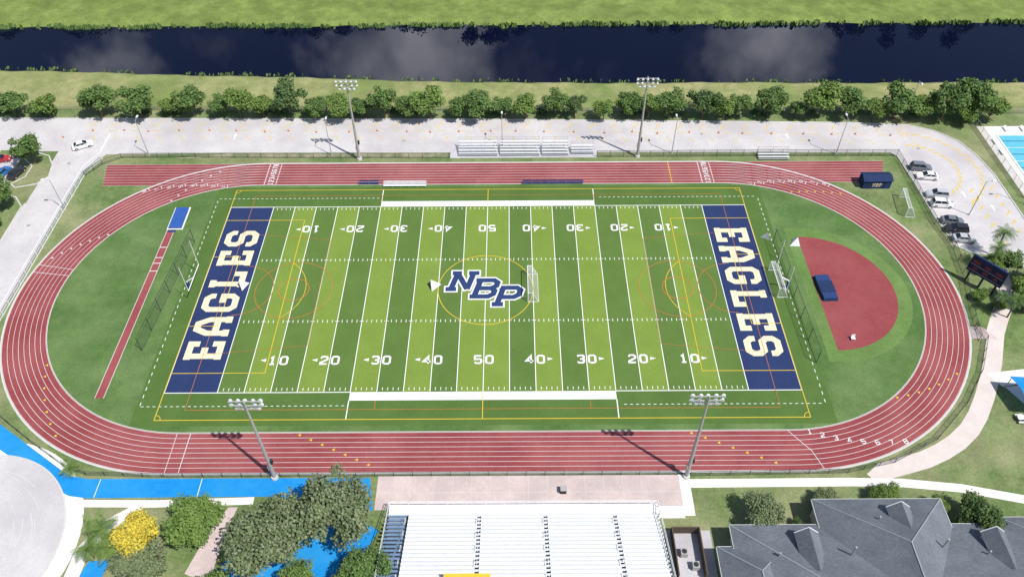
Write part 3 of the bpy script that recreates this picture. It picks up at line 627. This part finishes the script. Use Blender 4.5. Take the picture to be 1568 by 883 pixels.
def dormer(x,y,z,wd=3.0,dp=4.8,h=2.3):
    w.box((x,y-dp/2,z+.1),(wd-.3,dp,1.4),'dorm'); zt=z+.8
    b.face([(x-wd/2-.2,y+.2,zt),(x,y+.2,zt+h*.7),(x,y-dp-1.2,zt+h*.7),(x-wd/2-.2,y-dp,zt)],'roof'); b.face([(x,y+.2,zt+h*.7),(x+wd/2+.2,y+.2,zt),(x+wd/2+.2,y-dp,zt),(x,y-dp-1.2,zt+h*.7)],'roof')
    w.face([(x-wd/2+.15,y+.02,zt),(x+wd/2-.15,y+.02,zt),(x,y+.02,zt+h*.6)],'dorm'); w.box((x,y+.04,z+.3),(1.1,.08,.8),'glass')
    for s_ in (-1,1): w.cyl((x,y+.22,zt+h*.7),(x+s_*(wd/2+.2),y+.22,zt),.08,.08,'aluw',4)
dormer(46.6,-53.8,5.0); dormer(60.6,-50.2,5.6); dormer(73,-53.8,5.0); dormer(86,-53.0,5.2)
b.obj('roof',H)
for x in (40,42,46,53,57,62,66,72,80,88): w.box((x,(-51.8 if not(50<x<68) else -47.9)+.02 if not 76<x<92 else -50.88,1.8),(1.3,.1,1.4),'glass')
for x,y,z in ((52,-57,8.3),(65,-56,8.4),(42,-57,6.7),(80,-58,7.9),(71,-57,6.9),(57.2,-52,7.4)): w.cyl((x,y,z-2.2),(x,y,z),.14,.14,'pole',6)
w.obj('walls_and_trim',H)
U=empty('wooden_fence'); b=MB()
for (xa,ya,xb,yb) in ((28.6,-50.6,32.6,-50.6),(32.6,-50.6,32.6,-58),(28.6,-50.6,28.6,-58)):
    n_=int(math.hypot(xb-xa,yb-ya)/.2)
    for i in range(n_):
        t=i/n_; b.box((xa+(xb-xa)*t,ya+(yb-ya)*t,.95),(.16,.16,1.9+random.uniform(-.03,.03)),'wood')
b.obj('pickets',U)
for (x,y) in ((30,-54),(31.4,-56)):
    b=MB(); b.box((0,0,.55),(1.0,1.0,1.1),'pole'); b.cyl((0,0,1.1),(0,0,1.16),.38,.38,'dark',12); b.obj('air_conditioner_unit',None,(x,y,.02))
b=MB(); b.rect(28,34.5,-62,-50.2,.02,'lot'); b.obj('yard_pavement')
Cn=empty('shade_canopy',(-1.5,-3.4,0)); b=MB(); b.face([(91.6,-26.8,3.1),(102,-28.2,3.1),(102,-24.8,3.7),(91.3,-23.6,3.7)],'bluep'); b.face([(91.3,-23.6,3.7),(102,-24.8,3.7),(102,-21.6,3.1),(90.9,-20.6,3.1)],'bluep'); b.obj('roof',Cn)
b=MB()
for x,y in ((91.8,-26.6),(91.2,-20.9),(97,-27.4),(97,-21.4)): b.cyl((x,y,0),(x,y,3.1),.08,.08,'pole',6)
b.obj('posts',Cn)
for (x,y) in ((92.0,-32.4),(94.0,-34.6),(89.8,-30.8)):
    q=MB(); q.box((0,0,.74),(1.8,.8,.06),'aluw')
    for s in (-1,1): q.box((0,s*.75,.44),(1.8,.28,.05),'aluw'); q.box((s*.6,0,.37),(.08,1.2,.7),'pole')
    q.obj('picnic_table',None,(x,y,.02))

# ------------------------------------------------------------ trees
def leaves(v,f,mi,centers,radii,n,size,k_idx,squash=.8,shell=.55):
    C=np.array(centers);Rr=np.array(radii); wts=Rr**2.2; idx=rng.choice(len(C),n,p=wts/wts.sum())
    d=rng.normal(size=(n,3)); d/=np.linalg.norm(d,axis=1)[:,None]
    rad=(shell+(1-shell)*rng.random(n))*Rr[idx]*(1+.16*rng.normal(size=n))
    pos=C[idx]+d*rad[:,None]*np.array([1,1,squash])
    nrm=d*0.6+rng.normal(size=(n,3))*.5+np.array([0,0,.55]); nrm/=np.linalg.norm(nrm,axis=1)[:,None]
    t=np.cross(nrm,rng.normal(size=(n,3))); t/=np.linalg.norm(t,axis=1)[:,None]; u=np.cross(nrm,t)
    s=size*(.55+.8*rng.random(n))[:,None]
    P=np.stack([pos-t*s*.5-u*s*.25,pos+t*s*.1-u*s*.5,pos+t*s*.55+u*s*.1,pos-t*s*.1+u*s*.5],1).reshape(-1,3)
    b0=len(v); v+= [tuple(p) for p in P]; f+=[(b0+4*i,b0+4*i+1,b0+4*i+2,b0+4*i+3) for i in range(n)]; mi+=[k_idx]*n
def tree_mesh(name,h,R,n,size,leaf,nl=11,trunk=.2,low=.30,sm=1.0):
    b=MB(); b.mi('bark'); b.mi(leaf); cs=[];rs=[]
    zc=h*(low+1)/2; hz=h*(1-low)/2
    for i in range(nl):
        a=2*math.pi*i/nl*1.62+random.uniform(-.4,.4); q=math.sqrt(random.uniform(.02,1)); zz=random.uniform(-.75,.8)
        rr=R*.78*q*math.sqrt(max(.15,1-(zz*.8)**2)); cs.append((rr*math.cos(a),rr*math.sin(a),zc+zz*hz*.72)); rs.append(R*random.uniform(.2,.42)*sm)
    cs.append((0,0,zc+hz*.3)); rs.append(R*.4)
    lean=Vector((random.uniform(-.3,.3),random.uniform(-.3,.3),h*low)); b.cyl((0,0,-.1),lean,trunk*1.25,trunk*.85,'bark',7)
    top=Vector((0,0,zc)); b.cyl(lean,top,trunk*.85,trunk*.4,'bark',6)
    for c,r in zip(cs,rs):
        mid=lean.lerp(Vector(c),.5)+Vector((0,0,-.2)); b.cyl(lean,mid,trunk*.45,trunk*.3,'bark',4,False); b.cyl(mid,c,trunk*.3,trunk*.1,'bark',4,False)
    leaves(b.v,b.f,b.m,cs,rs,n,size,1)
    me=bpy.data.meshes.new(name); me.from_pydata(b.v,[],b.f); me.materials.append(M['bark']); me.materials.append(M[leaf]); me.polygons.foreach_set("material_index",b.m); me.update(); return me
V=[tree_mesh('oak_mesh_%d'%i,9.0,4.7,3800,.46,['leaf','leafb','leafb','leaf','leaf','leafd'][i],nl=14+i) for i in range(6)]
row=[(8,.95,0),(65,.85,1),(150,1.15,0),(215,1.12,3),(262,.62,1),(300,.95,4),(345,.72,3),(378,.92,2),(415,.75,1),(460,1.12,5),(503,.75,4),(540,.85,2),(575,.68,0),(612,.96,4),(650,.75,3),(685,1.06,2),(735,.78,0),(768,1.0,3),(805,.7,4),(840,.82,1),(890,.86,3),(921,.7,5),(967,.65,2),(1008,.8,4),(1040,.82,2),(1073,.96,3),(1128,.96,5),(1160,.75,2),(1188,.72,4),(1235,.92,4),(1280,.55,0),(1318,1.12,1),(1365,.98,3),(1402,.75,2),(1437,1.22,0),(1478,.75,2),(1515,1.12,4),(1560,.95,2)]
for px,s,k in row:
    px=px+(784-px)*.022; x=-118.7+.1515*px; s*=.97
    inst(V[k],'shade_tree',(x,58.6-.013*(x+118)+random.uniform(-.9,.7),0),random.uniform(0,6.28),(s*random.uniform(.88,1.04),s*random.uniform(.9,1.05),s*random.uniform(.84,1.0)))
for x,y,s,k in ((114.5,56.5,1.15,0),(118.5,53.8,.8,2),(112.2,52.9,.55,2)): inst(V[k],'shade_tree',(x,y,0),random.uniform(0,6),s)
hb=MB(); hb.mi('leafd'); cs=[];rs=[]
for x in np.arange(-135,112,1.1):
    if math.sin(x*.21)+math.sin(x*.57+1)>.2: cs.append((x,60.6-.013*(x+118)+random.uniform(-.5,.5),random.uniform(.3,.8))); rs.append(random.uniform(.5,1.1))
leaves(hb.v,hb.f,hb.m,cs,rs,4000,.42,0); hb.obj('hedge')
tb=MB(); tb.mi('leafd'); tb.mi('bark'); cs=[];rs=[]
for x,hh in ((-128,15),(-112,14),(-66,14),(-57,18),(-50,16),(-24,12),(-30,14),(-6,18),(0,20),(7,17),(52,13),(60,14),(84,11),(104,16),(112,19),(122,20),(133,19),(145,20),(-150,17),(-165,18)):
    tb.cyl((x,124,.3),(x,124,hh*.6),.3,.15,'bark',6)
    for j in range(7): cs.append((x+random.uniform(-3.4,3.4),124+random.uniform(-1.2,3),hh*random.uniform(.35,.88))); rs.append(random.uniform(1.8,3.0))
leaves(tb.v,tb.f,tb.m,cs,rs,26000,.65,0); tb.obj('distant_trees')
big=[tree_mesh('rain_tree_mesh_%d'%i,10,6.2,10500,.34,['leafg','leafg','leaf','leafb'][i],nl=34,trunk=.3,low=.35,sm=.8) for i in range(4)]
sm=[tree_mesh('round_tree_mesh_%d'%i,6.5,4.4,8500,.30,['leafb','leafy','leafg','leafd'][i],nl=18,trunk=.18,low=.22,sm=.95) for i in range(4)]
inst(big[0],'shade_tree',(-29.0,-54.3,0),.5,(1.16,1.16,1.1)); inst(big[1],'shade_tree',(-19.8,-49.6,0),2.5,(1.12,1.12,1.12)); inst(big[2],'shade_tree',(-15.6,-59.4,0),1,(.8,.8,.8)); inst(big[3],'shade_tree',(-25.5,-58.8,0),4,(.55,.55,.6))
inst(sm[0],'round_tree',(-41.6,-50.2,0),.5,1.06); inst(sm[1],'yellow_flowering_tree',(-49.0,-52.2,0),1.5,(.85,.85,1.0)); inst(sm[2],'shade_tree',(-47.4,-56.2,0),2,(.9,.9,.9)); inst(sm[0],'round_tree',(-37.4,-60.0,0),3,(.75,.75,.8))
inst(sm[2],'small_tree',(42.6,-49.0,0),1,(.8,.8,.8)); inst(sm[2],'small_tree',(53.0,-46.0,0),2,(.5,.5,.5)); inst(sm[0],'small_tree',(61.6,-45.4,0),3,(.55,.55,.55)); inst(sm[0],'small_tree',(69.2,-47.3,0),4,(.42,.42,.4)); inst(sm[3],'small_tree',(73.8,-49.6,0),5,(.82,.82,.9)); inst(sm[3],'small_tree',(47.6,-50.0,0),5,(.3,.3,.3))
inst(V[4],'shade_tree',(-103.0,39.8,.1),1,.82); inst(V[0],'shade_tree',(-103.6,24.5,.1),3,.95); inst(V[1],'shade_tree',(-101.9,18.0,.1),3,.5)
for x,y,s,k in ((100.4,-4.5,.7,1),(103.5,-6.5,.8,1),(98.4,3.0,.5,1),(101.4,4.0,.6,3),(105,0,.7,1),(107.5,-9,.8,0)): inst(V[k],'shade_tree',(x,y,0),random.uniform(0,6),s)
def palm(name,h,n,fl,leaf):
    b=MB(); b.mi('bark'); b.mi(leaf); p=Vector((0,0,0)); d=Vector((random.uniform(-.06,.06),random.uniform(-.06,.06),1))
    for i in range(6): q=p+d*h/6; b.cyl(p,q,.2-.01*i,.19-.01*i,'bark',7); p=q
    for i in range(n):
        a=i*2.4+random.uniform(-.2,.2); el=random.uniform(-.2,1.1); L=fl*random.uniform(.8,1.1); pr=p.copy(); dr=Vector((math.cos(a)*math.cos(el),math.sin(a)*math.cos(el),math.sin(el))); sd=Vector((-math.sin(a),math.cos(a),0))
        S_=9
        for j in range(S_):
            nx=pr+dr*L/S_; dr=(dr+Vector((0,0,-.17))).normalized(); ww=.62*math.sin(math.pi*(j+1.2)/(S_+1.2))*fl/3
            for s in (-1,1):
                for t in (0,.5):
                    a0=pr.lerp(nx,t);a1=pr.lerp(nx,t+.3); tip=sd*s*ww+dr*.3*ww+Vector((0,0,-.25*ww))
                    b.face([a0,a1,a1+tip,a0+tip*1.02+dr*.04],leaf)
            pr=nx
    me=b.obj(name).data; bpy.data.objects.remove(bpy.data.objects[name]); return me
pm=[palm('palm_mesh_a',4.2,22,3.0,'leafb'),palm('palm_mesh_b',6.0,24,2.6,'leaf'),palm('palm_mesh_c',1.2,16,2.0,'leafb')]
for x,y,k,s in ((-54.8,-52.0,0,1.05),(-52.6,-54.4,0,.95),(-56.4,-54.0,0,.75),(-65.0,-39.8,2,1),(101.6,8.4,1,1),(98.8,5.2,1,.9),(95.2,-6.8,1,.7),(97.2,-8.0,1,.8),(103.6,-2.2,1,.9)): inst(pm[k],'palm_tree',(x,y,0),random.uniform(0,6),s)
for x,y in ((100.0,6.4),(96.4,-6.0),(93.6,-3.4)): inst(V[1],'shrub',(x,y,-.4),random.uniform(0,6),(.35,.35,.3))

# ------------------------------------------------------------ light, sky, camera
az=math.atan2(10.1,-8.0); el=math.radians(57.8); sd=Vector((math.sin(az)*math.cos(el),math.cos(az)*math.cos(el),math.sin(el)))
ld=bpy.data.lights.new('sun','SUN'); ld.energy=4.9; ld.angle=math.radians(.5); ld.color=(1,.965,.91); lo=bpy.data.objects.new('sun',ld); COL.objects.link(lo); lo.rotation_euler=sd.to_track_quat('Z','Y').to_euler(); lo.location=(60,-60,120)
wd=bpy.data.worlds.new("World"); SC.world=wd; wd.use_nodes=True; nt=wd.node_tree; n=nt.nodes; L=nt.links
bg=n["Background"]; sk=n.new("ShaderNodeTexSky"); sk.sky_type='NISHITA'; sk.sun_disc=False; sk.sun_elevation=el; sk.sun_rotation=az; bg.inputs[1].default_value=.105
tc=n.new("ShaderNodeTexCoord"); nv=n.new("ShaderNodeVectorMath"); nv.operation='NORMALIZE'; L.new(tc.outputs["Generated"],nv.inputs[0])
no=n.new("ShaderNodeTexNoise"); no.inputs["Scale"].default_value=2.6; no.inputs["Detail"].default_value=7; no.inputs["Roughness"].default_value=.6
L.new(nv.outputs[0],no.inputs["Vector"]); rp=n.new("ShaderNodeValToRGB"); rp.color_ramp.elements[0].position=.57; rp.color_ramp.elements[1].position=.74; L.new(no.outputs[0],rp.inputs[0])
n9=n.new("ShaderNodeTexNoise"); n9.inputs["Scale"].default_value=16; n9.inputs["Detail"].default_value=6; n9.inputs["Roughness"].default_value=.6; L.new(nv.outputs[0],n9.inputs["Vector"])
mx=n.new("ShaderNodeMix"); mx.data_type='RGBA'; L.new(rp.outputs[0],mx.inputs[0]); L.new(sk.outputs[0],mx.inputs[6]); mx.inputs[7].default_value=(11,11.3,12,1); acc=None
for dv,rad in (((-.111,.861,.498),.115),((.301,.827,.474),.075),((-.42,.78,.46),.05),((.60,.68,.42),.05)):
    ds=n.new("ShaderNodeVectorMath"); ds.operation='DISTANCE'; L.new(nv.outputs[0],ds.inputs[0]); ds.inputs[1].default_value=dv
    ad=n.new("ShaderNodeMath"); ad.operation='MULTIPLY_ADD'; L.new(n9.outputs[0],ad.inputs[0]); ad.inputs[1].default_value=-.20; L.new(ds.outputs["Value"],ad.inputs[2])
    mr=n.new("ShaderNodeMapRange"); mr.inputs[1].default_value=rad-.10; mr.inputs[2].default_value=rad-.20; mr.inputs[3].default_value=0; mr.inputs[4].default_value=.9; L.new(ad.outputs[0],mr.inputs[0])
    if acc is None: acc=mr.outputs[0]
    else:
        mxm=n.new("ShaderNodeMath"); mxm.operation='MAXIMUM'; L.new(acc,mxm.inputs[0]); L.new(mr.outputs[0],mxm.inputs[1]); acc=mxm.outputs[0]
m2=n.new("ShaderNodeMix"); m2.data_type='RGBA'; L.new(acc,m2.inputs[0]); L.new(mx.outputs[2],m2.inputs[6]); m2.inputs[7].default_value=(30,30,32,1); L.new(m2.outputs[2],bg.inputs[0])
SC.view_settings.view_transform='Standard'; SC.view_settings.look='None'; SC.view_settings.exposure=0
yaw,pit,rol=0.00058,0.80882,-0.00478
f=Vector((math.sin(yaw)*math.cos(pit),math.cos(yaw)*math.cos(pit),-math.sin(pit))); r0=Vector((math.cos(yaw),-math.sin(yaw),0)); u0=r0.cross(f)
r=r0*math.cos(rol)+u0*math.sin(rol); u=-r0*math.sin(rol)+u0*math.cos(rol)
cd=bpy.data.cameras.new('camera'); cd.sensor_width=36; cd.lens=36*1234.1/1568; cd.clip_end=5000; cd.clip_start=.5
cam=bpy.data.objects.new('camera',cd); COL.objects.link(cam)
cam.matrix_world=Matrix(((r.x,u.x,-f.x,5.02354),(r.y,u.y,-f.y,-107.31625),(r.z,u.z,-f.z,112.54551),(0,0,0,1))); SC.camera=cam
